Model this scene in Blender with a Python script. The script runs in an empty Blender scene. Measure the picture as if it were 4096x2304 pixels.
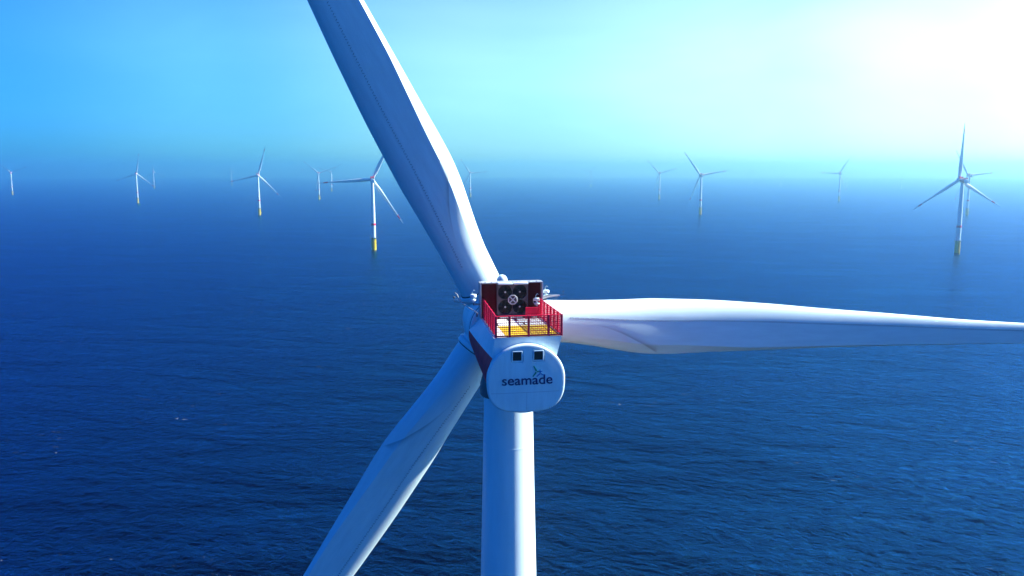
import bpy, bmesh, math, random
import numpy as np
from mathutils import Vector, Matrix

random.seed(4)
R = math.radians
sc = bpy.context.scene
COL = sc.collection
SUN_AZ, SUN_EL = 77.0, 34.0          # clockwise from +Y (the view direction), above the horizon
CAM_Z = 124.0
HUB_Z = 109.0
TILT = 4.0
YAW = 10.0                            # every rotor faces this much left of +Y

# ------------------------------------------------------------------ materials
def nodes(name):
    m = bpy.data.materials.new(name)
    m.use_nodes = True
    nt = m.node_tree
    return m, nt, nt.nodes['Principled BSDF']

def add(nt, kind, **kw):
    n = nt.nodes.new(kind)
    for k, v in kw.items():
        setattr(n, k, v)
    return n

def paint(name, col, rough=0.45, dirt=0.12, scale=0.6, spec=0.4, streak=True, metal=0.0):
    """weathered paint: base colour mottled by noise, vertical streaks of grime, uneven gloss"""
    m, nt, p = nodes(name)
    tc = add(nt, 'ShaderNodeTexCoord')
    mp = add(nt, 'ShaderNodeMapping')
    mp.inputs['Scale'].default_value = (scale * 2.2, scale * 2.2, scale * (0.35 if streak else 2.0))
    nt.links.new(tc.outputs['Object'], mp.inputs['Vector'])
    nz = add(nt, 'ShaderNodeTexNoise')
    nz.inputs['Scale'].default_value = 1.0
    nz.inputs['Detail'].default_value = 6
    nz.inputs['Roughness'].default_value = 0.62
    nt.links.new(mp.outputs['Vector'], nz.inputs['Vector'])
    rp = add(nt, 'ShaderNodeValToRGB')
    rp.color_ramp.elements[0].position = 0.30
    rp.color_ramp.elements[1].position = 0.68
    d = 1.0 - dirt
    rp.color_ramp.elements[0].color = (col[0] * d, col[1] * d, col[2] * d, 1)
    rp.color_ramp.elements[1].color = (*col, 1)
    nt.links.new(nz.outputs['Fac'], rp.inputs['Fac'])
    nt.links.new(rp.outputs['Color'], p.inputs['Base Color'])
    mr = add(nt, 'ShaderNodeMapRange')
    mr.inputs['To Min'].default_value = rough + 0.12
    mr.inputs['To Max'].default_value = max(0.05, rough - 0.08)
    nt.links.new(nz.outputs['Fac'], mr.inputs['Value'])
    nt.links.new(mr.outputs['Result'], p.inputs['Roughness'])
    p.inputs['Specular IOR Level'].default_value = spec
    p.inputs['Metallic'].default_value = metal
    return m

M = {}
M['white'] = paint('white_paint', (0.68, 0.79, 0.78), 0.46, 0.12, 1.1)
M['blade'] = paint('blade_gelcoat', (0.66, 0.78, 0.77), 0.50, 0.11, 0.8, spec=0.3)
M['tower'] = paint('tower_paint', (0.68, 0.79, 0.78), 0.45, 0.09, 0.6)
M['red'] = paint('signal_red_paint', (0.90, 0.006, 0.045), 0.5, 0.2, spec=0.08)
M['rail'] = paint('railing_red_paint', (0.72, 0.008, 0.055), 0.5, 0.15, 1.5, spec=0.15)
M['maroon'] = paint('dark_red_cladding', (0.085, 0.001, 0.006), 0.7, 0.3, 1.0, spec=0.1)
M['yellow'] = paint('yellow_paint', (0.60, 0.37, 0.003), 0.5, 0.12, 0.8, streak=False)
M['tp'] = paint('transition_yellow_paint', (0.92, 0.68, 0.003), 0.5, 0.22, 0.3)
M['deck'] = paint('deck_paint', (0.74, 0.72, 0.70), 0.6, 0.16, 1.2, streak=False)
M['black'] = paint('black_paint', (0.003, 0.003, 0.004), 0.5, 0.3, 1.0)
M['plate'] = paint('fan_plate_steel', (0.085, 0.075, 0.08), 0.55, 0.3, 2.0)
def streak_paint():  # blade gelcoat, colour darkened along a streak by a per-vertex mask
    m = paint('root_streak', (0.66, 0.78, 0.77), 0.5, 0.11, 0.8, spec=0.3)
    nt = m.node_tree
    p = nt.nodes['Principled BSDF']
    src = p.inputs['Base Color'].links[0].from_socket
    at = add(nt, 'ShaderNodeAttribute', attribute_name='dark_streak')
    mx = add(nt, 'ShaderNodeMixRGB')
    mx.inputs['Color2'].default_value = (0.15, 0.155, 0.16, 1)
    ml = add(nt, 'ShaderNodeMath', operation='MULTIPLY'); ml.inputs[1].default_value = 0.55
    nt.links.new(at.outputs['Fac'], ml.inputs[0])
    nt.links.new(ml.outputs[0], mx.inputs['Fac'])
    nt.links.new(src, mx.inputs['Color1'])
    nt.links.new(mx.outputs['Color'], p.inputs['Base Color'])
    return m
M['dark_streak'] = streak_paint()
M['tide'] = paint('wet_weed', (0.10, 0.10, 0.02), 0.6, 0.5, 0.8)
M['gap'] = paint('seal_rubber', (0.02, 0.022, 0.028), 0.7, 0.3, 1.0)
M['fan'] = paint('fan_black', (0.010, 0.012, 0.013), 0.5, 0.4, 2.0)
M['steel'] = paint('galvanised_steel', (0.50, 0.50, 0.50), 0.45, 0.25, 2.0, metal=0.3)
M['alu'] = paint('aluminium_frame', (0.42, 0.42, 0.42), 0.4, 0.2, 2.0, metal=0.2)
M['seam'] = paint('seam_sealant', (0.45, 0.46, 0.47), 0.6, 0.1, 2.0)
M['vg'] = paint('generator_fin_plastic', (0.16, 0.17, 0.19), 0.6, 0.2, 2.0)
M['navy'] = paint('logo_navy', (0.008, 0.006, 0.10), 0.5, 0.1, 1.0)
M['green'] = paint('logo_green', (0.005, 0.24, 0.14), 0.5, 0.1, 1.0)
M['blue'] = paint('logo_blue', (0.01, 0.14, 0.42), 0.5, 0.1, 1.0)
M['grey'] = paint('dark_grey_steel', (0.08, 0.085, 0.09), 0.5, 0.2, 1.0)

# ------------------------------------------------------------------ mesh helpers
def link(name, bm, mat, parent=None, smooth=None):
    me = bpy.data.meshes.new(name)
    bmesh.ops.recalc_face_normals(bm, faces=bm.faces[:])
    bm.to_mesh(me)
    bm.free()
    me.materials.append(M[mat] if isinstance(mat, str) else mat)
    o = bpy.data.objects.new(name, me)
    COL.objects.link(o)
    if parent is not None:
        o.parent = parent
    if smooth is not None:
        me.polygons.foreach_set('use_smooth', [True] * len(me.polygons))
        me.set_sharp_from_angle(angle=R(smooth))
    return o

def bx(bm, cx, cy, cz, sx, sy, sz, bevel=0.0):
    r = bmesh.ops.create_cube(bm, size=1.0)
    vs = r['verts']
    bmesh.ops.scale(bm, vec=(sx, sy, sz), verts=vs)
    bmesh.ops.translate(bm, vec=(cx, cy, cz), verts=vs)
    if bevel > 0:
        es = list({e for v in vs for e in v.link_edges})
        bmesh.ops.bevel(bm, geom=es, offset=bevel, segments=2, affect='EDGES', profile=0.5)

def rod(bm, a, b, r, n=8, r2=None):
    a, b = Vector(a), Vector(b)
    d = b - a
    q = Vector((0, 0, 1)).rotation_difference(d.normalized()).to_matrix().to_4x4()
    res = bmesh.ops.create_cone(bm, cap_ends=True, segments=n, radius1=r, radius2=r if r2 is None else r2, depth=d.length)
    bmesh.ops.transform(bm, matrix=Matrix.Translation((a + b) / 2) @ q, verts=res['verts'])

def tube(bm, pts, r, n=8):
    for a, b in zip(pts[:-1], pts[1:]):
        rod(bm, a, b, r, n)
    for p in pts[1:-1]:
        res = bmesh.ops.create_icosphere(bm, subdivisions=1, radius=r * 1.02)
        bmesh.ops.translate(bm, vec=p, verts=res['verts'])

def lathe(bm, prof, n=64, axis='Z', origin=(0, 0, 0)):
    """prof: (radius, height) pairs; axis Z or Y"""
    rings = []
    for (r, h) in prof:
        ring = []
        for i in range(n):
            t = 2 * math.pi * i / n
            c, s = r * math.cos(t), r * math.sin(t)
            p = (c, s, h) if axis == 'Z' else (c, h, s)
            ring.append(bm.verts.new((p[0] + origin[0], p[1] + origin[1], p[2] + origin[2])))
        rings.append(ring)
    for a, b in zip(rings[:-1], rings[1:]):
        for i in range(n):
            j = (i + 1) % n
            bm.faces.new((a[i], a[j], b[j], b[i]))
    bm.faces.new(rings[0][::-1])
    bm.faces.new(rings[-1])

def loft(bm, rings, cap=True, closed=True):
    vr = [[bm.verts.new(p) for p in ring] for ring in rings]
    n = len(vr[0])
    for a, b in zip(vr[:-1], vr[1:]):
        for i in range(n if closed else n - 1):
            j = (i + 1) % n
            bm.faces.new((a[i], a[j], b[j], b[i]))
    if cap and closed:
        bm.faces.new(vr[0][::-1])
        bm.faces.new(vr[-1])
    return vr

def lerp(x, tab):
    return float(np.interp(x, [t[0] for t in tab], [t[1] for t in tab]))

_SLOPES = {}
def curve(x, tab):
    """smooth monotone curve through a table of (x, y)"""
    k = id(tab)
    if k not in _SLOPES:
        d = [(b[1] - a[1]) / (b[0] - a[0]) for a, b in zip(tab[:-1], tab[1:])]
        m = [d[0]] + [0.0 if a * b <= 0 else 2 * a * b / (a + b) for a, b in zip(d[:-1], d[1:])] + [d[-1]]
        _SLOPES[k] = m
    m = _SLOPES[k]
    if x <= tab[0][0]:
        return tab[0][1]
    if x >= tab[-1][0]:
        return tab[-1][1]
    i = 0
    while tab[i + 1][0] < x:
        i += 1
    (x0, y0), (x1, y1) = tab[i], tab[i + 1]
    h = x1 - x0
    t = (x - x0) / h
    return (y0 * (1 + 2 * t) + h * m[i] * t) * (1 - t) ** 2 + (y1 * (3 - 2 * t) - h * m[i + 1] * (1 - t)) * t * t

def sstep(a, b, x):
    t = min(1.0, max(0.0, (x - a) / (b - a)))
    return t * t * (3 - 2 * t)

# ------------------------------------------------------------------ blade
LE = [(3.2, 2.12), (6.9, 2.15), (12.2, 2.34), (16.75, 2.58), (21.4, 2.60), (28.4, 2.40), (35.8, 2.0), (43.3, 1.66), (53.6, 1.14), (61.1, .90), (70, .62), (78, .34), (80.6, .18), (81.5, .05)]
TE = [(3.2, 2.12), (6.9, 2.18), (9.5, 2.42), (12.2, 2.80), (14.5, 3.10), (16.75, 3.22), (18.5, 3.18), (21.4, 3.02), (28.4, 2.68), (35.8, 2.32), (43.3, 2.03), (53.6, 1.70), (61.1, 1.48), (70, 1.15), (78, .78), (80.6, .55), (81.5, .30)]
TH = [(3.2, 4.24), (6.9, 4.1), (12.2, 3.35), (17, 2.55), (25, 1.75), (35, 1.25), (50, .72), (65, .42), (80, .13), (81.5, .04)]
TW = [(3, 14), (12, 14), (20, 11), (36, 6), (60, 1.5), (82, -1)]
WS = [(3, .16), (12, .17), (18, .17), (23, .125), (28, .075), (36, .06), (55, .045), (82, .03)]

GROOVE = [(7, .50), (9.5, .56), (12, .66), (14.5, .82), (16.5, .97), (17.5, 1.06)]
def suction(r, s):
    """(x, y) on the downwind surface at span r and chord fraction s"""
    a, b, t, w = curve(r, LE), curve(r, TE), curve(r, TH), curve(r, WS)
    c = a + b
    k = sstep(4.5, 19.0, r)
    yc = math.sqrt(max(0.0, 1 - (2 * s - 1) ** 2)) * t / 2
    sm, hm = 0.33, 0.58 * t
    hc = min(w * c * 1.6, hm * 0.72)
    sc_ = 1 - w
    if s < sm:
        u = s / sm
        ya = hm * math.sqrt(max(0.0, 1 - (1 - u) ** 2))
    elif s < sc_:
        u = (s - sm) / (sc_ - sm)
        ya = hm + (hc - hm) * (u ** 1.35)
    else:
        u = (s - sc_) / (1 - sc_)
        ya = hc * (1 - u) + 0.02 * t * u
    y = yc * (1 - k) + ya * k
    # the crease where the root fairing runs out into the trailing edge
    if 7.0 < r < 17.5:
        sl = curve(r, GROOVE)
        d = s - sl
        amp = 0.008 * sstep(7.0, 13.5, r) * (1 - 0.6 * sstep(16.2, 17.5, r))
        y -= amp * math.exp(-(d / (0.045 if d > 0 else 0.09)) ** 2) * min(1.0, 6 * max(0.0, 1 - s) + 0.25)
    return -a + c * s, -y

def pressure(r, s):
    a, b, t = curve(r, LE), curve(r, TE), curve(r, TH)
    c = a + b
    k = sstep(4.5, 19.0, r)
    yc = math.sqrt(max(0.0, 1 - (2 * s - 1) ** 2)) * t / 2
    ya = 0.42 * t * (math.sqrt(max(0.0, 1 - (1 - s / .35) ** 2)) if s < .35 else max(0.0, 1 - ((s - .35) / .65)) ** 1.2)
    return -a + c * s, yc * (1 - k) + ya * k

def twisted(r, x, y):
    t = -R(curve(r, TW))
    return (x * math.cos(t) - y * math.sin(t), x * math.sin(t) + y * math.cos(t), r)

def blade_mesh(nr, ns):
    bm = bmesh.new()
    rs = list(np.concatenate([np.linspace(2.9, 20, int(nr * .5)), np.linspace(20.6, 78, int(nr * .4)), [79, 80, 80.7, 81.2, 81.5]]))
    rings = []
    for r in rs:
        w = curve(r, WS)
        # chord stations: dense at the nose, one exactly on the crease
        n1 = int(ns * .8)
        ss = [(1 - w) * (1 - math.cos(math.pi / 2 * i / n1)) for i in range(n1 + 1)]
        n2 = ns - n1
        ss += [(1 - w) + w * i / n2 for i in range(1, n2 + 1)]
        up = [suction(r, s) for s in ss]
        lo = [pressure(r, s) for s in ss[1:]]
        ring = up + lo[::-1]
        rings.append([twisted(r, *p) for p in ring])
    loft(bm, rings)
    return bm

def fins_mesh():
    """the row of little vortex generators along the suction side"""
    bm = bmesh.new()
    r = 7.0
    i = 0
    while r < 66:
        s = lerp(r, [(7, .40), (17, .38), (21, .37), (30, .36), (45, .33), (66, .30)])
        x, y = suction(r, s)
        nx, ny = suction(r, s + 0.03)
        tx, ty = nx - x, ny - y
        L = math.hypot(tx, ty)
        tx, ty = tx / L, ty / L
        nrm = (ty, -tx)
        if nrm[1] > 0:
            nrm = (-nrm[0], -nrm[1])
        sk = 0.05 if i % 2 else -0.05
        h, l = 0.045, 0.17
        p0, p1 = (x, y, r - sk), (x + tx * l, y + ty * l, r + sk)
        for dz in (-0.012, 0.012):
            pass
        q = []
        for (px, py, pz) in (p0, p1):
            b = twisted(pz, px - nrm[0] * .02, py - nrm[1] * .02)
            t = twisted(pz, px + nrm[0] * h, py + nrm[1] * h)
            q.append((b, t))
        v = []
        for dz in (-0.02, 0.02):
            for (b, t) in q:
                v.append(bm.verts.new((b[0], b[1], b[2] + dz)))
                v.append(bm.verts.new((t[0], t[1], t[2] + dz)))
        for f in ((0, 1, 3, 2), (4, 6, 7, 5), (0, 4, 5, 1), (2, 3, 7, 6), (1, 5, 7, 3), (0, 2, 6, 4)):
            bm.faces.new([v[k] for k in f])
        r += 0.27
        i += 1
    return bm

def streak_mesh():
    """dark streak that runs along the root fairing out to the trailing edge; strength kept per vertex"""
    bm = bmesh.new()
    lay = bm.verts.layers.float_color.new('dark_streak')
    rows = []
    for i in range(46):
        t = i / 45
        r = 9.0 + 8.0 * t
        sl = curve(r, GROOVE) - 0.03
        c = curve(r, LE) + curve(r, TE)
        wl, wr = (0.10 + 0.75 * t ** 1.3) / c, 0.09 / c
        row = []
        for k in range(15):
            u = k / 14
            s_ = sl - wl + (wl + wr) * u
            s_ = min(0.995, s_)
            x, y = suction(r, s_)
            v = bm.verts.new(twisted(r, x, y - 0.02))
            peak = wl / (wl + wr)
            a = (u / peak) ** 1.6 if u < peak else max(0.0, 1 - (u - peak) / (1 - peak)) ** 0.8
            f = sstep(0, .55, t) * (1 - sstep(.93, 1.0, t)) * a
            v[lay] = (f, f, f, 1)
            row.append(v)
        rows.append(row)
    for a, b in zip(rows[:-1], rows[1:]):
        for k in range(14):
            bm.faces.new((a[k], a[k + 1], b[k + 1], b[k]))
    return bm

def band_mesh(r0, r1, ns=14, off=0.02):
    bm = bmesh.new()
    rings = []
    for r in np.linspace(r0, r1, 8):
        ss = [0.5 - 0.5 * math.cos(math.pi * i / ns) for i in range(ns + 1)]
        up = [(suction(r, s)[0], suction(r, s)[1] - off) for s in ss]
        lo = [(pressure(r, s)[0], pressure(r, s)[1] + off) for s in ss[1:]]
        up[0] = (up[0][0] - off, 0)
        up[-1] = (up[-1][0] + off, up[-1][1])
        rings.append([twisted(r, *p) for p in up + lo[::-1]])
    loft(bm, rings)
    return bm

def blade_matrix(phase, hub=(0.15, 7.0, HUB_Z)):
    return Matrix.Translation(hub) @ Matrix.Rotation(R(TILT), 4, 'X') @ Matrix.Rotation(R(90 - phase), 4, 'Y')

# ------------------------------------------------------------------ nacelle shapes (x right, y upwind, z up; tower axis at 0)
DECK_Z = 110.1
BODY_X = 0.10
def body_circle(t, off=0.0):
    """centre height and radius of the barrel, height of its joint with the box above; t 0 rear .. 1 front"""
    return 106.85 + 1.75 * t, 3.20 + 0.24 * t + off, 108.5 + 0.42 * t

def body_section(t, off=0.0, n=40):
    """outline of the nacelle shell, from deck edge left, under the belly, to deck edge right"""
    cz, rad, zj = body_circle(t, off)
    xl, xr = -2.47 + 0.16 * t, 3.26 - 0.10 * t
    a0 = math.pi - math.asin((zj - cz) / rad)
    a1 = 2 * math.pi + math.asin((zj - cz) / rad)
    circ = [(BODY_X + rad * math.cos(a0 + (a1 - a0) * i / n), cz + rad * math.sin(a0 + (a1 - a0) * i / n)) for i in range(n + 1)]
    left = [(xl + (circ[0][0] - xl) * i / 6, DECK_Z + (circ[0][1] - DECK_Z) * i / 6) for i in range(6)]
    right = [(xr + (circ[-1][0] - xr) * i / 6, DECK_Z + (circ[-1][1] - DECK_Z) * i / 6) for i in range(6)]
    return left + circ + right[::-1]

Y_REAR, Y_FRONT = -7.5, 2.75

def text_mesh(txt, size, offset):
    cu = bpy.data.curves.new('lettering', 'FONT')
    cu.body = txt
    cu.size = size
    cu.align_x = 'CENTER'
    cu.offset = offset
    cu.extrude = 0.012
    cu.resolution_u = 6
    o = bpy.data.objects.new('lettering_source', cu)
    COL.objects.link(o)
    dg = bpy.context.evaluated_depsgraph_get()
    dg.update()
    me = bpy.data.meshes.new_from_object(o.evaluated_get(dg))
    bpy.data.objects.remove(o)
    bpy.data.curves.remove(cu)
    return me

def cap_outline(a):
    """rounded tail cap: round crown, slightly flattened chin"""
    c, s = math.cos(a), math.sin(a)
    if s >= 0:
        return 3.32 * c, 2.98 * s
    e = 2 / 2.9
    return 3.32 * math.copysign(abs(c) ** e, c), -2.86 * abs(s) ** e

CAP_X, CAP_Z = 0.14, 106.72
def cap_y(x, z):
    rr = min(1.0, math.hypot((x - CAP_X) / 3.25, (z - CAP_Z) / 2.95))
    return -8.12 - 0.10 * (1 - rr * rr)

def tag(o, label, cat, group=None):
    o['label'] = label
    o['category'] = cat
    if group:
        o['group'] = group

# ------------------------------------------------------------------ the near turbine
def near_turbine():
    root = bpy.data.objects.new('wind_turbine', None)
    COL.objects.link(root)
    root.location = (-0.34, 74.0, 0)
    root.rotation_euler = (0, 0, R(YAW))
    tag(root, 'huge white foreground turbine seen from behind, with lettered tail cap and red railed deck', 'wind turbine', 'wind turbines of the offshore farm')

    # tower and its foundation
    bm = bmesh.new()
    prof = [(3.3, 21.0), (3.28, 40), (3.05, 62), (2.78, 80), (2.66, 86), (2.44, 95), (2.30, 101.6), (2.26, 104.6)]
    lathe(bm, prof, 96)
    tower = link('tower', bm, 'tower', root, 40)
    for z in (98.6, 84.6):
        bm = bmesh.new()
        rr = lerp(z, [(h, r) for r, h in prof])
        lathe(bm, [(rr + .012, z - .05), (rr + .014, z - .03), (rr + .014, z + .03), (rr + .012, z + .05)], 96)
        link('weld_seam', bm, 'tower', tower, 40)
    bm = bmesh.new()
    lathe(bm, [(3.32, 39.4), (3.33, 39.5), (3.31, 42.6), (3.27, 42.7)], 64)
    link('tower_band', bm, 'red', tower, 40)
    bm = bmesh.new()
    lathe(bm, [(3.5, -14), (3.5, 20.6), (4.9, 20.7), (4.9, 21.0), (3.4, 21.02)], 64)
    link('transition_piece', bm, 'tp', root, 40)

    # nacelle shell
    bm = bmesh.new()
    rings = []
    for i in range(25):
        t = i / 24
        y = Y_REAR + (Y_FRONT - Y_REAR) * t
        rings.append([(x, y, z) for (x, z) in body_section(t)])
    vr = loft(bm, rings, cap=True, closed=True)
    body = link('nacelle', bm, 'white', root, 30)
    # painted red flank on both sides
    for sgn in (-1, 1):
        bm = bmesh.new()
        grid = []
        for i in range(25):
            t = i / 24
            y = Y_REAR - 0.02 + (Y_FRONT - Y_REAR) * t
            cz, rad, ztop = body_circle(t, 0.012)
            a_top = math.asin((ztop - 0.02 - cz) / rad)
            row = []
            for k in range(13):
                a = a_top + (-1.0 - a_top) * k / 12
                row.append((BODY_X + sgn * rad * math.cos(a), y, cz + rad * math.sin(a)))
            grid.append(row)
        inner = [[(BODY_X + (x - BODY_X) * 0.985, y, z) for (x, y, z) in row] for row in grid]
        va = [[bm.verts.new(p) for p in row] for row in grid]
        vb = [[bm.verts.new(p) for p in row] for row in inner]
        nI, nK = len(va), len(va[0])
        for g in (va, vb):
            for i in range(nI - 1):
                for k in range(nK - 1):
                    bm.faces.new((g[i][k], g[i + 1][k], g[i + 1][k + 1], g[i][k + 1]))
        for i in range(nI - 1):
            for k in (0, nK - 1):
                bm.faces.new((va[i][k], va[i + 1][k], vb[i + 1][k], vb[i][k]))
        for k in range(nK - 1):
            for i in (0, nI - 1):
                bm.faces.new((va[i][k], va[i][k + 1], vb[i][k + 1], vb[i][k]))
        link('red_flank', bm, 'red', body, 30)
    # yaw collar below the shell
    bm = bmesh.new()
    lathe(bm, [(2.4, 103.2), (2.62, 103.3), (2.62, 104.3), (2.4, 105.2)], 72)
    link('yaw_collar', bm, 'grey', root, 40)

    # tail cap with rounded rim
    bm = bmesh.new()
    N = 96
    rings = []
    prof = [(0.965, -7.42), (0.99, -7.52), (0.998, -7.78), (1.0, -7.94), (0.997, -8.02), (0.988, -8.08), (0.972, -8.115), (0.95, -8.13)]
    for (s, y) in prof:
        rings.append([(CAP_X + s * cap_outline(2 * math.pi * i / N)[0], y, CAP_Z + s * cap_outline(2 * math.pi * i / N)[1]) for i in range(N)])
    for s in (0.9, 0.8, 0.65, 0.5, 0.35, 0.2, 0.08):
        ring = []
        for i in range(N):
            ox, oz = cap_outline(2 * math.pi * i / N)
            x, z = CAP_X + s * ox, CAP_Z + s * oz
            ring.append((x, cap_y(x, z), z))
        rings.append(ring)
    loft(bm, rings)
    cap = link('tail_cap', bm, 'white', root, 35)
    # two square hatches set in shallow recesses cut into the cap
    def rr(hx, hz, hw, rad, y):
        pts = []
        for (sx, sz, st) in ((1, 1, 0), (-1, 1, 90), (-1, -1, 180), (1, -1, 270)):
            for j in range(5):
                a = R(st + 90 * j / 4)
                pts.append((hx + sx * (hw - rad) + rad * math.cos(a), y, hz + sz * (hw - rad) + rad * math.sin(a)))
        return pts
    HATCH = [(-0.66, 108.70), (1.14, 108.70)]
    for (hx, hz) in HATCH:
        y0 = cap_y(hx, hz)
        bm = bmesh.new()
        loft(bm, [rr(hx, hz, .60, .16, y0 - .25), rr(hx, hz, .56, .14, y0 - .02), rr(hx, hz, .50, .12, y0 + .11)])
        cut = link('cutter', bm, 'white', root)
        md = cap.modifiers.new('recess', 'BOOLEAN')
        md.operation = 'DIFFERENCE'
        md.object = cut
        bpy.context.view_layer.update()
        me = bpy.data.meshes.new_from_object(cap.evaluated_get(bpy.context.evaluated_depsgraph_get()))
        cap.modifiers.clear()
        cap.data = me
        bpy.data.objects.remove(cut)
    cap.data.name = 'tail_cap'
    cap.data.polygons.foreach_set('use_smooth', [True] * len(cap.data.polygons))
    cap.data.set_sharp_from_angle(angle=R(35))
    for (hx, hz) in HATCH:
        y0 = cap_y(hx, hz)
        bm = bmesh.new()
        rings = [rr(hx, hz, .455, .10, y0 + .14), rr(hx, hz, .45, .10, y0 + .01), rr(hx, hz, .43, .09, y0 - .01), rr(hx, hz, .375, .05, y0 - .01), rr(hx, hz, .36, .05, y0 + .01), rr(hx, hz, .36, .05, y0 + .14)]
        vr_ = loft(bm, rings, cap=False)
        n_ = len(rings[0])
        for k in range(n_):
            j = (k + 1) % n_
            bm.faces.new((vr_[-1][k], vr_[-1][j], vr_[0][j], vr_[0][k]))
        link('hatch_frame', bm, 'white', cap, 40)
        bm = bmesh.new()
        bx(bm, hx, y0 + .06, hz, .70, 0.05, .70)
        link('hatch_opening', bm, 'black', cap)
    # lettering, wrapped onto the dome
    me = text_mesh('seamade', 1.12, 0.012)
    xs = [v.co.x for v in me.vertices]
    wdt = max(xs) - min(xs)
    mid = (max(xs) + min(xs)) / 2
    k = 4.28 / wdt
    for v in me.vertices:
        x = CAP_X + 0.06 + (v.co.x - mid) * k
        z = 106.30 + v.co.y * k * 0.93
        y = cap_y(x, z) - 0.018 - (0.012 if v.co.z > 0 else -0.03)
        v.co = (x, y, z)
    me.name = 'lettering'
    me.materials.clear()
    me.materials.append(M['navy'])
    lt = bpy.data.objects.new('lettering', me)
    COL.objects.link(lt)
    lt.parent = cap
    # the little emblem over the word
    def bar(bm, p, q, w):
        p, q = Vector((p[0], p[1])), Vector((q[0], q[1]))
        d = (q - p).normalized()
        n = Vector((-d.y, d.x)) * w / 2
        vs = []
        for off in (0.035, -0.03):
            for c in (p + n, q + n * .6, q - n * .6, p - n):
                vs.append(bm.verts.new((c.x, cap_y(c.x, c.y) - off, c.y)))
        for f in ((0, 1, 2, 3), (7, 6, 5, 4), (0, 4, 5, 1), (1, 5, 6, 2), (2, 6, 7, 3), (3, 7, 4, 0)):
            bm.faces.new([vs[i] for i in f])
    def E(cx, cy):     # photo crop to cap metres
        return (CAP_X + (cx - 1352) / 195.0, 106.30 + (845 - cy) / 195.0 + 0.02)
    bm = bmesh.new()
    bar(bm, E(1512, 628), E(1466, 545), .14)
    bar(bm, E(1508, 650), E(1452, 722), .14)
    bar(bm, E(1518, 640), E(1560, 640), .10)
    link('emblem_green', bm, 'green', cap)
    bm = bmesh.new()
    bar(bm, E(1573, 668), E(1571, 602), .11)
    bar(bm, E(1572, 640), E(1612, 637), .11)
    bar(bm, E(1570, 678), E(1516, 722), .11)
    bar(bm, E(1580, 676), E(1642, 706), .11)
    link('emblem_blue', bm, 'blue', cap)
    # mould seams on the cap
    bm = bmesh.new()
    def strip(p, q, w, n=18):
        p, q = Vector(p), Vector(q)
        d = (q - p).normalized()
        nn = Vector((-d.y, d.x)) * w / 2
        prev = None
        for i in range(n + 1):
            c = p + (q - p) * i / n
            row = []
            for e in (c + nn, c - nn):
                for off in (0.008, -0.03):
                    row.append(bm.verts.new((e.x, cap_y(e.x, e.y) - off, e.y)))
            if prev:
                for (a, b) in ((0, 2), (2, 3), (3, 1), (1, 0)):
                    bm.faces.new((prev[a], prev[b], row[b], row[a]))
            prev = row
    strip((-2.85, 105.62), (2.95, 105.62), .03)
    strip((0.15, 105.58), (0.15, 104.1), .025, 8)
    link('mould_seam', bm, 'seam', cap)

    # rotor: generator ring, hub, blades (all tilted with the shaft)
    rot = Matrix.Translation((0.15, 7.0, HUB_Z)) @ Matrix.Rotation(R(TILT), 4, 'X')
    bm = bmesh.new()
    lathe(bm, [(3.0, -4.15), (3.36, -4.1), (3.40, -4.0), (3.40, -3.78), (3.3, -3.74)], 96, 'Y')
    o = link('seal_gap', bm, 'gap', root, 30); o.matrix_local = rot
    bm = bmesh.new()
    lathe(bm, [(2.6, -4.43), (3.34, -4.42), (3.40, -4.36), (3.41, -4.14), (3.2, -4.12)], 96, 'Y')
    o = link('nacelle_collar', bm, 'white', root, 30); o.matrix_local = rot
    bm = bmesh.new()
    lathe(bm, [(3.1, -3.86), (3.40, -3.80), (3.50, -3.62), (3.52, -3.3), (3.50, -1.95), (3.42, -1.85)], 96, 'Y')
    gen = link('generator', bm, 'white', root, 30); gen.matrix_local = rot
    bm = bmesh.new()
    lathe(bm, [(3.30, -2.2), (3.38, -1.9), (3.50, -1.2), (3.54, 0.0), (3.44, 1.2), (3.1, 2.3), (2.5, 3.2), (1.6, 3.8), (0.7, 4.05), (0.1, 4.1)], 96, 'Y')
    hub = link('hub', bm, 'white', root, 30); hub.matrix_local = rot
    bm0 = blade_mesh(230, 72)
    b0 = link('blade', bm0, 'blade', root, 24)
    fin = link('vortex_generators', fins_mesh(), 'vg', b0)
    fin['kind'] = 'stuff'
    bnd = link('tip_band', band_mesh(66.5, 73.0), 'red', b0, 30)
    stk = link('root_streak', streak_mesh(), 'dark_streak', b0, 60)
    bm = bmesh.new()
    lathe(bm, [(2.05, 3.2), (2.30, 3.25), (2.36, 3.35), (2.36, 3.72), (2.30, 3.80), (2.05, 3.84)], 72)
    col_ = link('root_collar', bm, 'white', b0, 30)
    bm = bmesh.new()
    lathe(bm, [(2.05, 3.83), (2.19, 3.84), (2.19, 3.92), (2.05, 3.94)], 72)
    gp = link('root_seal', bm, 'gap', b0, 30)
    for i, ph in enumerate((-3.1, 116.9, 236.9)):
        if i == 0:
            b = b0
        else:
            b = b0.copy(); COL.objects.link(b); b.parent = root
            for ch in (fin, bnd, stk, col_, gp):
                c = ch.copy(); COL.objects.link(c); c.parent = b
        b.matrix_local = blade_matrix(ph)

    # ---------------- deck
    DX = 0.42
    bm = bmesh.new()
    bx(bm, DX + .04, (Y_REAR + 2.6) / 2, DECK_Z + 0.045, 5.52, 2.6 - Y_REAR, 0.09)
    deck = link('deck', bm, 'deck', root)
    bm = bmesh.new()
    bx(bm, DX + 0.48, -4.95, DECK_Z + 0.093, 4.6, 4.9, 0.012)
    link('yellow_zone', bm, 'yellow', deck)
    zt = DECK_Z + 0.094                    # dark painted strokes on the white half
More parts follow.
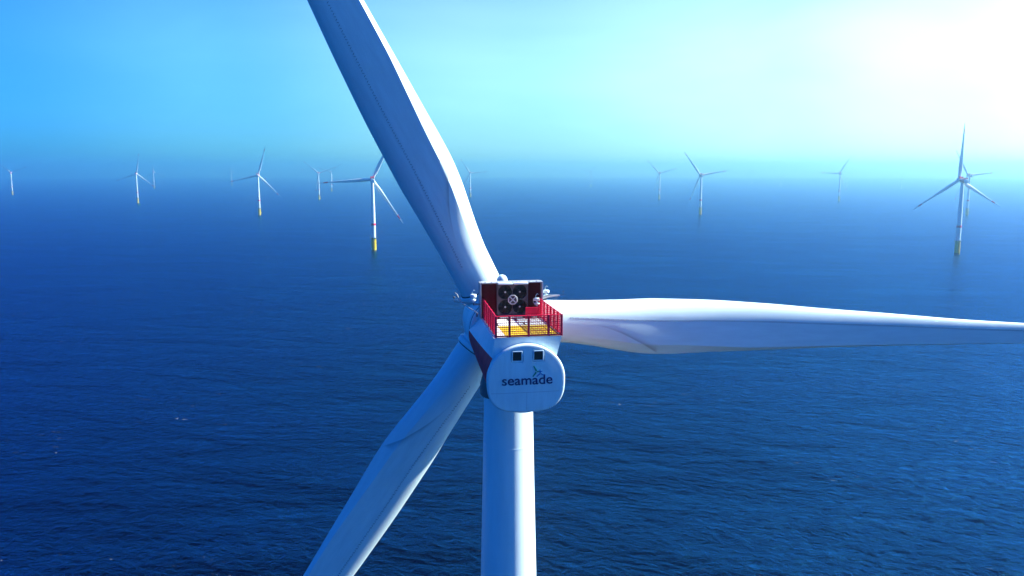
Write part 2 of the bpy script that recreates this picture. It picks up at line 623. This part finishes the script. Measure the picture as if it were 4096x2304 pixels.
    for (cx, cy, w, l) in ((-1.75, -1.75, .20, 1.2), (0.75, -1.75, .20, 1.3), (-1.75, 0.3, .22, 1.2), (-0.35, 0.3, .20, 1.2), (0.35, 0.3, .20, 1.2), (0.0, 0.0, .48, .22)):
        bm = bmesh.new()
        bx(bm, DX + cx, cy, zt, w, l, 0.012)
        link('deck_marking', bm, 'black', deck)

    # ---------------- railings: mesh panels in red
    ZB, ZT = DECK_Z + 0.09, DECK_Z + 1.86
    def panel(p, q, name, npost, posts=None, wires=9):
        p, q = Vector(p), Vector(q)
        d = q - p
        Ln = d.length
        u = d.normalized()
        bm = bmesh.new()
        def P_(s, z):
            return (p.x + u.x * s, p.y + u.y * s, z)
        rod(bm, P_(0, ZT), P_(Ln, ZT), .05, 8)
        rod(bm, P_(0, ZB + .10), P_(Ln, ZB + .10), .07, 8)
        for k in range(1, wires):
            z = ZB + .1 + (ZT - ZB - .1) * k / wires
            rod(bm, P_(0, z), P_(Ln, z), .022 if k % 2 else .034, 6)
        nv = int(Ln / 0.17)
        for k in range(1, nv):
            rod(bm, P_(Ln * k / nv, ZB + .1), P_(Ln * k / nv, ZT), .014, 4)
        rl = link(name, bm, 'rail', root)
        posts = posts or [i / (npost - 1) for i in range(npost)]
        for f in posts:
            bm = bmesh.new()
            c = P_(Ln * f, 0)
            bx(bm, c[0], c[1], (ZB + ZT) / 2 + .02, .17, .17, ZT - ZB + .06, .02)
            link('post', bm, 'rail', rl)
        return rl
    xl, xr = DX - 2.72, DX + 2.86
    panel((xl, Y_REAR + .12, 0), (xr, Y_REAR + .12, 0), 'railing', 5, [0.0, .205, .495, .80, 1.0])
    panel((xl, Y_REAR + .3, 0), (xl + .25, 2.0, 0), 'railing', 6, [.17, .34, .51, .68, .85, 1.0])
    panel((xr, Y_REAR + .3, 0), (xr - .05, 2.2, 0), 'railing', 7, [.14, .28, .42, .56, .70, .85, 1.0])
    # red gate in front of the cooler, right
    bm = bmesh.new()
    gy = 0.55
    gx0, gx1 = DX + 1.35, DX + 2.55
    for x in (gx0, gx1):
        bx(bm, x, gy, ZB + .55, .09, .09, 1.1)
    for z in (ZB + .08, ZB + .45, ZB + 1.08):
        rod(bm, (gx0, gy, z), (gx1, gy, z), .04, 6)
    bx(bm, (gx0 + gx1) / 2, gy + .02, ZB + .78, gx1 - gx0 - .1, .04, .56)
    for k in range(1, 8):
        x = gx0 + (gx1 - gx0) * k / 8
        rod(bm, (x, gy, ZB + .08), (x, gy, ZB + .5), .014, 5)
    link('gate', bm, 'rail', root)

    # ---------------- cooler with four fans
    CX, CY = 0.60, 1.95
    CW, CZ0, CZ1 = 5.86, DECK_Z + 0.1, DECK_Z + 3.40
    bm = bmesh.new()
    bx(bm, CX, CY + .55, (CZ0 + CZ1) / 2, CW - .1, .5, CZ1 - CZ0 - .1)
    cool = link('cooler', bm, 'maroon', root)
    bm = bmesh.new()
    for x in (CX - CW / 2, CX + CW / 2):
        bx(bm, x, CY + .2, (CZ0 + CZ1) / 2, .13, 1.2, CZ1 - CZ0 + .06, .02)
    bx(bm, CX, CY + .2, CZ1, CW - .14, 1.2, .11, .02)
    for x in (-2.5, -1.9, -.2, .5, .8, 1.7, 2.4):
        bx(bm, CX + x, CY - .2, CZ1 + .08, .09, .09, .09)
    link('cooler_frame', bm, 'alu', cool)
    for sx in (-1, 1):
        bm = bmesh.new()
        bx(bm, CX + sx * 2.14 + .02, CY + .25, (CZ0 + CZ1) / 2 - .04, 1.3, .08, CZ1 - CZ0 - .2, .02)
        for k in range(9):
            bx(bm, CX + sx * 2.14 + .02, CY + .2, CZ0 + .35 + k * .37, 1.2, .05, .03)
        link('side_panel', bm, 'maroon', cool)
    # fan bank: plate with four round cut-outs approximated by deep rings in front of a dark recess
    FX, FY, FW = CX + .06, CY - .50, 2.92
    FZ0, FZ1 = CZ0 + .28, CZ1 - .12
    bm = bmesh.new()
    bx(bm, FX, FY + .52, (FZ0 + FZ1) / 2, FW, .06, FZ1 - FZ0)                  # back plate
    for x in (-1, 1):
        bx(bm, FX + x * (FW / 2 - .03), FY + .25, (FZ0 + FZ1) / 2, .07, .6, FZ1 - FZ0)
    for z in (FZ0, FZ1):
        bx(bm, FX, FY + .25, z, FW - .13, .6, .07)
    fw, fh = FW / 2 - .065, (FZ1 - FZ0 - .07) / 2
    fr = 0.69
    centres = []
    for ix in (-1, 1):
        for iz in (-1, 1):
            cx, cz = FX + ix * fw / 2, (FZ0 + FZ1) / 2 + iz * fh / 2
            centres.append((cx, cz))
            n = 48
            outer, inner, deep = [], [], []
            for i in range(n):
                a = 2 * math.pi * i / n
                c, s = math.cos(a), math.sin(a)
                k = min((fw / 2) / max(1e-6, abs(c)), (fh / 2) / max(1e-6, abs(s)))
                outer.append((cx + k * c, FY, cz + k * s))
                inner.append((cx + fr * c, FY, cz + fr * s))
                deep.append((cx + fr * c, FY + .45, cz + fr * s))
            loft(bm, [outer, inner, deep], cap=False)
    link('fan_plate', bm, 'plate', cool)
    for (cx, cz) in centres:
        bm = bmesh.new()
        lathe(bm, [(fr - .005, FY + .42), (fr - .005, FY + .44)], 40, 'Y', (cx, 0, cz))
        lathe(bm, [(.13, FY + .08), (.16, FY + .12), (.16, FY + .40)], 20, 'Y', (cx, 0, cz))
        for k in range(7):
            a = 2 * math.pi * k / 7 + cx
            ca, sa = math.cos(a), math.sin(a)
            pa, pb = (.14, fr - .03), .26
            q = []
            for (rr_, dy, da) in ((.14, .30, -.10), (fr - .04, .34, -.30), (fr - .04, .22, .22), (.14, .16, .25)):
                q.append((cx + rr_ * math.cos(a + da), FY + dy, cz + rr_ * math.sin(a + da)))
            v1 = [bm.verts.new(p) for p in q]
            v2 = [bm.verts.new((p[0], p[1] + .02, p[2])) for p in q]
            bm.faces.new(v1); bm.faces.new(v2[::-1])
            for i in range(4):
                j = (i + 1) % 4
                bm.faces.new((v1[i], v1[j], v2[j], v2[i]))
        for k in range(4):                 # guard spokes and wire rings
            a = math.pi * k / 4 + .2
            rod(bm, (cx - fr * math.cos(a), FY + .05, cz - fr * math.sin(a)), (cx + fr * math.cos(a), FY + .05, cz + fr * math.sin(a)), .008, 4)
        link('fan', bm, 'fan', cool, 30)
        bm = bmesh.new()
        lathe(bm, [(.07, FY + .0), (.09, FY + .03), (.09, FY + .079)], 16, 'Y', (cx, 0, cz))
        link('fan_cap', bm, 'steel', cool, 30)
    # grey ring with a cross in the middle of the four fans
    bm = bmesh.new()
    mz = (FZ0 + FZ1) / 2
    pts = []
    for i in range(8):
        a = R(22.5 + 45 * i)
        pts.append((FX + .44 * math.cos(a), FY - .10, mz + .44 * math.sin(a)))
    tube(bm, pts + [pts[0]], .055, 8)
    for sx in (-1, 1):
        rod(bm, (FX - sx * .30, FY - .10, mz - .30), (FX + sx * .30, FY - .10, mz + .30), .055, 8)
    for sx in (-1, 1):
        for sz in (-1, 1):
            rod(bm, (FX + sx * .2, FY - .10, mz + sz * .2), (FX + sx * .06, FY + .03, mz + sz * .06), .03, 6)
    link('cross_guard', bm, 'steel', cool, 40)
    bm = bmesh.new()
    for sx in (-1, 1):
        bx(bm, FX + sx * .73, FY - .08, CZ1 - .02, 1.36, .75, .16, .04)
    link('top_cover', bm, 'white', cool, 40)
    bm = bmesh.new()
    bx(bm, FX + .1, FY - .05, CZ0 + .13, 3.3, .75, .22, .02)
    link('cooler_base', bm, 'black', cool)
    bm = bmesh.new()
    bx(bm, FX - .25, FY - .55, CZ0 + .10, 2.15, .12, .14, .02)
    link('step', bm, 'alu', cool)

    # mushroom vent behind the cooler
    bm = bmesh.new()
    lathe(bm, [(.30, 111.9), (.30, 113.3), (.52, 113.32), (.54, 113.45), (.46, 113.72), (.28, 113.92), (.05, 114.0)], 28, 'Z', (.05, 3.9, 0))
    link('vent_dome', bm, 'white', root, 40)

    # white beacon drums beside the cooler
    def beacon(x, y, z, bracket):
        bm = bmesh.new()
        lathe(bm, [(.08, z - .5), (.10, z - .02), (.27, z), (.30, z + .05), (.30, z + .23), (.26, z + .28), (.1, z + .30)], 24, 'Z', (x, y, 0))
        lathe(bm, [(.22, z - .34), (.26, z - .30), (.26, z - .22), (.22, z - .18)], 24, 'Z', (x, y, 0))
        tube(bm, [(x - .12, y, z + .27), (x - .10, y, z + .54), (x + .03, y, z + .68), (x + .14, y, z + .6)], .022, 6)
        o = link('beacon', bm, 'white', root, 40)
        bm = bmesh.new()
        tube(bm, [(x, y, z - .45)] + bracket, .05, 6)
        link('bracket', bm, 'grey', o, 40)
    beacon(-3.10, 1.05, DECK_Z + 2.2, [(-3.10, 1.05, DECK_Z + 1.5), (CX - CW / 2, 1.6, DECK_Z + 1.45)])
    beacon(4.20, 2.9, DECK_Z + 2.15, [(4.20, 2.9, DECK_Z + 1.5), (CX + CW / 2, 2.9, DECK_Z + 1.4)])
    beacon(3.02, 1.6, DECK_Z + 1.62, [(3.02, 1.6, DECK_Z + .95), (xr, 1.6, DECK_Z + .9)])

    # sensor booms
    bm = bmesh.new()
    tube(bm, [(-2.85, -.2, DECK_Z + .9), (-4.05, 1.6, DECK_Z + 1.55), (-4.30, 1.9, DECK_Z + 1.85), (-4.50, 2.1, DECK_Z + 2.35), (-4.68, 2.2, DECK_Z + 2.5)], .045, 8)
    bl = link('sensor_boom', bm, 'alu', root, 40)
    bm = bmesh.new()
    rod(bm, (-4.85, 1.9, DECK_Z + 1.7), (-2.5, 2.0, DECK_Z + 1.42), .022, 6)
    rod(bm, (-4.8, 1.9, DECK_Z + 1.7), (-4.8, 1.9, DECK_Z + 2.1), .022, 6)
    lathe(bm, [(.03, DECK_Z + 1.98), (.12, DECK_Z + 2.14), (.10, DECK_Z + 2.18)], 12, 'Z', (-4.8, 1.9, 0))
    link('anemometer', bm, 'grey', bl, 40)
    bm = bmesh.new()
    bx(bm, -2.98, -.5, DECK_Z + .82, .12, .2, .35)
    link('bracket', bm, 'grey', bl)
    bm = bmesh.new()
    tube(bm, [(3.0, 1.9, DECK_Z + 1.55), (4.2, 2.2, DECK_Z + 1.85), (5.35, 2.3, DECK_Z + 1.98), (4.2, 2.5, DECK_Z + 1.95), (3.6, 2.4, DECK_Z + 1.75)], .075, 8)
    br = link('sensor_boom', bm, 'alu', root, 40)
    bm = bmesh.new()
    rod(bm, (5.3, 2.3, DECK_Z + 1.95), (3.7, 1.2, DECK_Z + .9), .018, 5)
    rod(bm, (5.3, 2.3, DECK_Z + 1.98), (6.0, 2.3, DECK_Z + 2.02), .018, 5)
    rod(bm, (5.75, 2.3, DECK_Z + 2.0), (5.75, 2.3, DECK_Z + 2.35), .018, 5)
    rod(bm, (5.65, 2.3, DECK_Z + 2.35), (5.85, 2.3, DECK_Z + 2.35), .03, 5)
    link('anemometer', bm, 'grey', br)
    # hanging loop on the right rail
    bm = bmesh.new()
    tube(bm, [(2.55, .9, ZT + .1), (2.52, .9, ZT - .25), (2.72, .9, ZT - .55), (2.95, .9, ZT - .25), (2.93, .9, ZT + .1)], .028, 6)
    link('hoist_loop', bm, 'alu', root, 40)
    return root

near_turbine()

# ------------------------------------------------------------------ the far turbines
def far_prototype():
    root = bpy.data.objects.new('wind_turbine', None)
    COL.objects.link(root)
    parts = {}
    bm = bmesh.new()
    lathe(bm, [(3.3, 21), (3.3, 40), (3.0, 65), (2.5, 90), (2.25, 104.6)], 40)
    tw = link('tower', bm, 'tower', root, 40)
    bm = bmesh.new()
    lathe(bm, [(3.32, 39.6), (3.36, 39.7), (3.36, 42.8), (3.3, 42.9)], 40)
    link('tower_band', bm, 'red', tw, 40)
    bm = bmesh.new()
    lathe(bm, [(3.75, -14), (3.75, 19.9), (3.9, 20.1)], 40)
    tp = link('transition_piece', bm, 'tp', root, 40)
    bm = bmesh.new()
    lathe(bm, [(3.76, -3), (3.79, -2.9), (3.79, 1.9), (3.76, 2.2)], 40)
    link('tide_band', bm, 'tide', tp, 40)
    bm = bmesh.new()
    lathe(bm, [(3.4, 20.2), (5.6, 20.25), (5.6, 20.6), (3.4, 20.62)], 40)
    for k in range(20):
        a = 2 * math.pi * k / 20
        rod(bm, (5.5 * math.cos(a), 5.5 * math.sin(a), 20.5), (5.5 * math.cos(a), 5.5 * math.sin(a), 21.7), .06, 5)
    bx(bm, -4.6, -4.4, 20.4, 3.2, 3.2, .35)
    rod(bm, (-5.4, -4.8, 20.5), (-5.4, -4.8, 24.2), .22, 8)
    rod(bm, (-5.4, -4.8, 24.2), (-7.6, -5.4, 25.2), .16, 8)
    link('service_platform', bm, 'grey', tp)
    bm = bmesh.new()
    for dx in (-.7, .7):
        rod(bm, (dx, -4.35, -2), (dx, -4.35, 20.3), .22, 6)
    for z in range(0, 20, 2):
        rod(bm, (-.7, -4.35, z + .5), (.7, -4.35, z + .5), .08, 5)
    link('boat_landing', bm, 'tp', tp)
    bm = bmesh.new()
    rings = []
    for i in range(9):
        t = i / 8
        rings.append([(x, Y_REAR + (Y_FRONT - Y_REAR) * t, z) for (x, z) in body_section(t)])
    loft(bm, rings)
    bd = link('nacelle', bm, 'white', root, 30)
    for sgn in (-1, 1):
        bm = bmesh.new()
        ra, rb = [], []
        for off, dst in ((.05, ra), (-.1, rb)):
            for i in range(9):
                t = i / 8
                cz, rad, zt_ = body_circle(t, off)
                at = math.asin((zt_ - cz) / rad)
                dst.append([(BODY_X + sgn * rad * math.cos(at + (-1.0 - at) * k / 8), Y_REAR + (Y_FRONT - Y_REAR) * t, cz + rad * math.sin(at + (-1.0 - at) * k / 8)) for k in range(9)])
        loft(bm, [a + b[::-1] for a, b in zip(ra, rb)])
        link('red_flank', bm, 'red', bd, 30)
    bm = bmesh.new()
    N = 40
    loft(bm, [[(CAP_X + s * cap_outline(2 * math.pi * i / N)[0], y, CAP_Z + s * cap_outline(2 * math.pi * i / N)[1]) for i in range(N)] for (s, y) in ((.96, -7.4), (1, -7.55), (1, -7.95), (.94, -8.15), (.6, -8.27), (.1, -8.33))])
    link('tail_cap', bm, 'white', root, 35)
    bm = bmesh.new()
    ZB, ZT = DECK_Z + .05, DECK_Z + 1.9
    path = [(-2.8, 2.2), (-2.8, -7.4), (2.8, -7.4), (2.8, 2.2)]
    for p, q in zip(path[:-1], path[1:]):
        for z in (ZB + .1, ZB + .65, ZB + 1.2, ZT):
            rod(bm, (*p, z), (*q, z), .12, 6)
        for k in range(7):
            x, y = p[0] + (q[0] - p[0]) * k / 6, p[1] + (q[1] - p[1]) * k / 6
            rod(bm, (x, y, ZB), (x, y, ZT), .13, 6)
    link('railing', bm, 'rail', root)
    bm = bmesh.new()
    bx(bm, 0, 3.3, DECK_Z + 1.85, 5.8, 1.2, 3.5, .1)
    link('cooler', bm, 'red', root)
    rot = Matrix.Translation((0, 7.0, HUB_Z)) @ Matrix.Rotation(R(TILT), 4, 'X')
    bm = bmesh.new()
    lathe(bm, [(3.2, -4.2), (3.45, -4.0), (3.5, -1.9), (3.54, 0), (3.1, 2.3), (1.6, 3.8), (.1, 4.1)], 40, 'Y')
    h = link('hub', bm, 'white', root, 30); h.matrix_local = rot
    b = link('blade', blade_mesh(50, 14), 'blade', root, 30)
    link('tip_band', band_mesh(66.5, 73.0), 'red', b, 30)
    for k in range(2):
        c = b.copy(); COL.objects.link(c); c.parent = root
        for ch in list(b.children):
            d = ch.copy(); COL.objects.link(d); d.parent = c
    return root

def far_copy(src):
    r = src.copy(); COL.objects.link(r)
    for ch in list(src.children):
        c = ch.copy(); COL.objects.link(c); c.parent = r
        for g in list(ch.children):
            d = g.copy(); COL.objects.link(d); d.parent = c
    return r

F_PX = 2050.0                       # focal length in pixels of a 2576 px wide frame
PITCH = R(8.27)
def sea_point(px, py):
    """where the ray of a photo point meets the water"""
    u, v = (px - 1288) / F_PX, -(py - 724.5) / F_PX
    dy = math.cos(PITCH) + v * math.sin(PITCH)
    dz = -math.sin(PITCH) + v * math.cos(PITCH)
    k = -CAM_Z / dz
    return (u * k, dy * k)

# base in the photo, rotor phase, scale, label
FAR = [
    (2407, 640, 92, 1, 0, 'large hazy blue turbine near the right edge, one blade pointing straight up'),
    (941, 632, 64, 1, 0, 'sunlit turbine with bright yellow foot just left of the foreground upper blade'),
    (653, 543, 74, 1, 0, 'white turbine with yellow foot, upper blade tilted right, second nearest on the left side'),
    (1761, 541, 9, 1, 0, 'pale blue turbine right of centre, the larger of two standing with the same blade pose'),
    (2432, 543, 5, 1, 0, 'faint pale turbine partly hidden behind the large hazy turbine near the right edge'),
    (347, 512, 80, 1, 0, 'thin white turbine on the left with a bright lower right blade and small yellow foot'),
    (2110, 507, 58, 1, 0, 'faint cyan turbine alone between the pale centre pair and the right edge turbine'),
    (803, 503, 20, 1, 0, 'small white turbine behind the tip of the sunlit turbine\'s left blade'),
    (1658, 502, 15, 1, 0, 'pale blue turbine right of centre, the smaller of two with the same blade pose'),
    (1183, 497, 4, 1, 0, 'small pale turbine just right of the foreground upper blade'),
    (31.5, 491, 22, 1, 0, 'small pale turbine at the far left edge of the picture'),
    (834, 482, 40, 1, 0, 'very faint turbine between the small white one and the sunlit turbine'),
    (388, 475, 95, 1, 0, 'faint turbine just right of the thin white turbine on the left'),
    (1486, 471, 45, 1, 0, 'ghostly turbine alone right of the foreground upper blade, nearly lost in haze'),
    (583, 467, 100, 1, 0, 'ghostly tower behind the left blade tip of the turbine with tilted upper blade'),
    (1891, 463, 100, 1, 0, 'barely visible turbine between the pale pair and the faint cyan turbine, the farther left'),
    (1964, 470, 40, .58, 0, 'barely visible short turbine left of the faint cyan turbine, low on the horizon'),
    (2130, 472, 30, .58, 0, 'barely visible short turbine just right of the faint cyan turbine'),
    (2267, 476, 75, .58, 0, 'barely visible short turbine left of the large hazy turbine at the right edge'),
]
proto = far_prototype()
for i, (px, py, ph, s, dyaw, label) in enumerate(FAR):
    o = proto if i == 0 else far_copy(proto)
    if s != 1:
        py = 426.6 + (py - 426.6)
    x, y = sea_point(px, py)
    o.location = (x, y, 0)
    o.rotation_euler = (0, 0, R(YAW + dyaw))
    o.scale = (s, s, s)
    k = 0
    for ch in o.children:
        if ch.name.startswith('blade'):
            ch.matrix_local = blade_matrix(ph + 120 * k, (0, 7.0, HUB_Z))
            k += 1
    tag(o, label, 'wind turbine', 'wind turbines of the offshore farm')

# ------------------------------------------------------------------ sea
def sea_material():
    m, nt, p = nodes('sea_water')
    tc = add(nt, 'ShaderNodeTexCoord')
    def layer(lx, ly, rot, detail, rough, dist=0.0):
        mp = add(nt, 'ShaderNodeMapping')
        mp.vector_type = 'POINT'
        mp.inputs['Rotation'].default_value = (0, 0, R(rot))
        mp2 = add(nt, 'ShaderNodeMapping')
        mp2.inputs['Scale'].default_value = (1 / lx, 1 / ly, 1)
        nt.links.new(tc.outputs['Object'], mp.inputs['Vector'])
        nt.links.new(mp.outputs['Vector'], mp2.inputs['Vector'])
        nz = add(nt, 'ShaderNodeTexNoise')
        nz.inputs['Scale'].default_value = 1
        nz.inputs['Detail'].default_value = detail
        nz.inputs['Roughness'].default_value = rough
        nz.inputs['Distortion'].default_value = dist
        nt.links.new(mp2.outputs['Vector'], nz.inputs['Vector'])
        return nz.outputs['Fac']
    def math_(op, a, b):
        n = add(nt, 'ShaderNodeMath', operation=op)
        for i, v in enumerate((a, b)):
            if isinstance(v, (int, float)):
                n.inputs[i].default_value = v
            else:
                nt.links.new(v, n.inputs[i])
        return n.outputs[0]
    swell = layer(30, 16, 16, 3, .55, .5)
    chop = layer(5.2, 3.7, 26, 5, .66, .7)
    rip = layer(2.4, 1.7, -8, 3, .6, .5)
    gust = layer(150, 60, 12, 4, .6, .8)
    sea2 = layer(78, 30, 10, 3, .55, .6)
    g01 = add(nt, 'ShaderNodeMapRange')
    g01.inputs['From Min'].default_value = .34; g01.inputs['From Max'].default_value = .66
    g01.inputs['To Min'].default_value = .65; g01.inputs['To Max'].default_value = 1.35
    nt.links.new(gust, g01.inputs['Value'])
    h = math_('ADD', math_('ADD', math_('MULTIPLY', swell, 2.1), math_('MULTIPLY', chop, 1.6)), math_('MULTIPLY', rip, 0.42))
    h = math_('ADD', math_('MULTIPLY', h, g01.outputs[0]), math_('MULTIPLY', sea2, 2.4))
    bp = add(nt, 'ShaderNodeBump')
    bp.inputs['Strength'].default_value = 1.0
    bp.inputs['Distance'].default_value = 1.0
    nt.links.new(h, bp.inputs['Height'])
    # blue-tinted mirror over a dark body, mixed by the angle of view
    nt.nodes.remove(p)
    body = add(nt, 'ShaderNodeBsdfDiffuse')
    gl = add(nt, 'ShaderNodeBsdfGlossy')
    gl.inputs['Color'].default_value = (0.06, 0.45, 1.0, 1)
    nt.links.new(math_('MULTIPLY', g01.outputs[0], 0.20), gl.inputs['Roughness'])
    fr = add(nt, 'ShaderNodeFresnel')
    fr.inputs['IOR'].default_value = 1.333
    for n in (body, gl, fr):
        nt.links.new(bp.outputs['Normal'], n.inputs['Normal'])
    sh = add(nt, 'ShaderNodeMixShader')
    nt.links.new(math_('POWER', fr.outputs[0], 1.36), sh.inputs[0])
    nt.links.new(body.outputs[0], sh.inputs[1])
    nt.links.new(gl.outputs[0], sh.inputs[2])
    nt.links.new(sh.outputs[0], nt.nodes['Material Output'].inputs['Surface'])
    # body colour: dark blue, slightly greener patches
    big = layer(420, 260, 25, 3, .55, .5)
    rp = add(nt, 'ShaderNodeValToRGB')
    rp.color_ramp.elements[0].position = .35
    rp.color_ramp.elements[1].position = .70
    rp.color_ramp.elements[0].color = (0.0001, 0.0007, 0.0060, 1)
    rp.color_ramp.elements[1].color = (0.0001, 0.0012, 0.0070, 1)
    nt.links.new(big, rp.inputs['Fac'])
    # scattered whitecaps
    f1 = layer(7.5, 2.6, 16, 5, .66, 1.2)
    f2 = layer(95, 60, 40, 1, .5, 0)
    a = math_('MULTIPLY', math_('SUBTRACT', f1, .675), 14.0)
    b = math_('MULTIPLY', math_('SUBTRACT', f2, .54), 10.0)
    foam = add(nt, 'ShaderNodeMath', operation='MULTIPLY'); foam.use_clamp = True
    ca = add(nt, 'ShaderNodeClamp'); cb = add(nt, 'ShaderNodeClamp')
    nt.links.new(a, ca.inputs['Value']); nt.links.new(b, cb.inputs['Value'])
    nt.links.new(ca.outputs[0], foam.inputs[0]); nt.links.new(cb.outputs[0], foam.inputs[1])
    mx = add(nt, 'ShaderNodeMixRGB')
    mx.inputs['Color2'].default_value = (.75, .80, .82, 1)
    nt.links.new(foam.outputs[0], mx.inputs['Fac'])
    nt.links.new(rp.outputs['Color'], mx.inputs['Color1'])
    nt.links.new(mx.outputs['Color'], body.inputs['Color'])
    return m

bm = bmesh.new()
SEA_R = 13000
rings = [[(r * math.cos(2 * math.pi * i / 96), r * math.sin(2 * math.pi * i / 96), 0) for i in range(96)] for r in (SEA_R, 6000, 2500, 1000, 300, 60)]
loft(bm, rings, cap=False)
bm.faces.new([v for v in bm.verts][-96:])
for f in bm.faces:
    f.normal_update()
sea = link('sea', bm, sea_material())
if sea.data.polygons[0].normal.z < 0:
    sea.data.flip_normals()
sea['kind'] = 'structure'

# ------------------------------------------------------------------ haze: one closed box of even air
HAZE_D = 0.00026
bm = bmesh.new()
bx(bm, 0, 0, (206 - 16) / 2, 2 * SEA_R + 400, 2 * SEA_R + 400, 222)
hm = bpy.data.materials.new('haze_air')
hm.use_nodes = True
nt = hm.node_tree
nt.nodes.remove(nt.nodes['Principled BSDF'])
pv = add(nt, 'ShaderNodeVolumePrincipled')
pv.inputs['Color'].default_value = (0.70, 0.97, 1.0, 1)
pv.inputs['Density'].default_value = HAZE_D
pv.inputs['Anisotropy'].default_value = 0.945
nt.links.new(pv.outputs['Volume'], nt.nodes['Material Output'].inputs['Volume'])
hz = link('haze', bm, hm)
hz['kind'] = 'stuff'

# ------------------------------------------------------------------ sky, sun, camera
az, el = R(SUN_AZ), R(SUN_EL)
sun_dir = Vector((math.sin(az) * math.cos(el), math.cos(az) * math.cos(el), math.sin(el)))
w = bpy.data.worlds.new('World')
sc.world = w
w.use_nodes = True
nt = w.node_tree
bg = nt.nodes['Background']
sky = add(nt, 'ShaderNodeTexSky', sky_type='NISHITA')
sky.sun_disc = False
sky.sun_elevation = el
sky.sun_rotation = az
sky.dust_density = 1.0
sky.ozone_density = 3.0
SKY_TINT = (0.010, 0.325, 1.20)
mul = add(nt, 'ShaderNodeMixRGB', blend_type='MULTIPLY')
mul.inputs['Fac'].default_value = 1
mul.inputs['Color2'].default_value = (*SKY_TINT, 1)
nt.links.new(sky.outputs['Color'], mul.inputs['Color1'])
# bright aureole of the sun in hazy air
tc = add(nt, 'ShaderNodeTexCoord')
dot = add(nt, 'ShaderNodeVectorMath', operation='DOT_PRODUCT')
dot.inputs[1].default_value = (math.sin(R(60)) * math.cos(R(8)), math.cos(R(60)) * math.cos(R(8)), math.sin(R(8)))
nt.links.new(tc.outputs['Generated'], dot.inputs[0])
mr = add(nt, 'ShaderNodeMapRange')
mr.inputs['From Min'].default_value = -0.2
mr.inputs['From Max'].default_value = 1.0
nt.links.new(dot.outputs['Value'], mr.inputs['Value'])
ramp = add(nt, 'ShaderNodeValToRGB')
ramp.color_ramp.interpolation = 'EASE'
STOPS = [(-.2, (.012, .07, .02)), (-.03, (.04, .135, .05)), (.20, (.10, .255, .08)), (.50, (.29, .46, .12)), (.74, (.50, .68, .28)), (.84, (.68, .85, .45)), (.93, (1, 1, .80))]
cr = ramp.color_ramp
while len(cr.elements) < len(STOPS):
    cr.elements.new(0.5)
for e, (d_, c_) in zip(cr.elements, STOPS):
    e.position = (d_ + .2) / 1.2
    e.color = (*c_, 1)
nt.links.new(mr.outputs['Result'], ramp.inputs['Fac'])
glow = add(nt, 'ShaderNodeMixRGB', blend_type='MULTIPLY'); glow.inputs['Fac'].default_value = 1
glow.inputs['Color1'].default_value = (7.6, 7.6, 7.6, 1)
nt.links.new(ramp.outputs['Color'], glow.inputs['Color2'])
# the bright air lies low over the water
sep = add(nt, 'ShaderNodeSeparateXYZ')
nt.links.new(tc.outputs['Generated'], sep.inputs[0])
low = add(nt, 'ShaderNodeMapRange', interpolation_type='SMOOTHSTEP')
low.inputs['From Min'].default_value = 0.12
low.inputs['From Max'].default_value = 0.36
low.inputs['To Min'].default_value = 1.0
low.inputs['To Max'].default_value = 0.0
nt.links.new(sep.outputs['Z'], low.inputs['Value'])
fade = add(nt, 'ShaderNodeMixRGB', blend_type='MULTIPLY'); fade.inputs['Fac'].default_value = 1
nt.links.new(glow.outputs['Color'], fade.inputs['Color1'])
nt.links.new(low.outputs['Result'], fade.inputs['Color2'])
addn = add(nt, 'ShaderNodeMixRGB', blend_type='ADD'); addn.inputs['Fac'].default_value = 1
nt.links.new(mul.outputs['Color'], addn.inputs['Color1'])
# faint uneven bands in the bright air
smp = add(nt, 'ShaderNodeMapping')
smp.inputs['Scale'].default_value = (2.2, 2.2, 9.0)
nt.links.new(tc.outputs['Generated'], smp.inputs['Vector'])
snz = add(nt, 'ShaderNodeTexNoise')
snz.inputs['Scale'].default_value = 1.6
snz.inputs['Detail'].default_value = 5
snz.inputs['Distortion'].default_value = 0.6
nt.links.new(smp.outputs['Vector'], snz.inputs['Vector'])
smr = add(nt, 'ShaderNodeMapRange')
smr.inputs['From Min'].default_value = 0.3
smr.inputs['From Max'].default_value = 0.7
smr.inputs['To Min'].default_value = 0.90
smr.inputs['To Max'].default_value = 1.08
nt.links.new(snz.outputs['Fac'], smr.inputs['Value'])
band = add(nt, 'ShaderNodeMixRGB', blend_type='MULTIPLY'); band.inputs['Fac'].default_value = 1
nt.links.new(fade.outputs['Color'], band.inputs['Color1'])
nt.links.new(smr.outputs['Result'], band.inputs['Color2'])
nt.links.new(band.outputs['Color'], addn.inputs['Color2'])
nt.links.new(addn.outputs['Color'], bg.inputs['Color'])
bg.inputs['Strength'].default_value = 0.056

ld = bpy.data.lights.new('sun', 'SUN')
ld.energy = 4.4
ld.angle = R(0.5)
ld.color = (0.94, 1.0, 0.91)
lo = bpy.data.objects.new('sun', ld)
COL.objects.link(lo)
lo.rotation_euler = (-sun_dir).to_track_quat('-Z', 'Y').to_euler()
lo.location = (300, 100, 400)

cam = bpy.data.cameras.new('camera')
cam.sensor_width = 36
cam.lens = 36 * F_PX / 2576
cam.clip_start = 0.5
cam.clip_end = 60000
co = bpy.data.objects.new('camera', cam)
COL.objects.link(co)
co.location = (0, 0, CAM_Z)
co.rotation_euler = (math.pi / 2 - PITCH, 0, 0)
sc.camera = co

sc.view_settings.view_transform = 'Standard'
sc.view_settings.look = 'None'
sc.view_settings.exposure = 1.85
sc.view_settings.gamma = 1.0
sc.cycles.use_denoising = True
sc.cycles.max_bounces = 8
sc.cycles.caustics_reflective = False
sc.cycles.caustics_refractive = False
sc.cycles.volume_bounces = 3
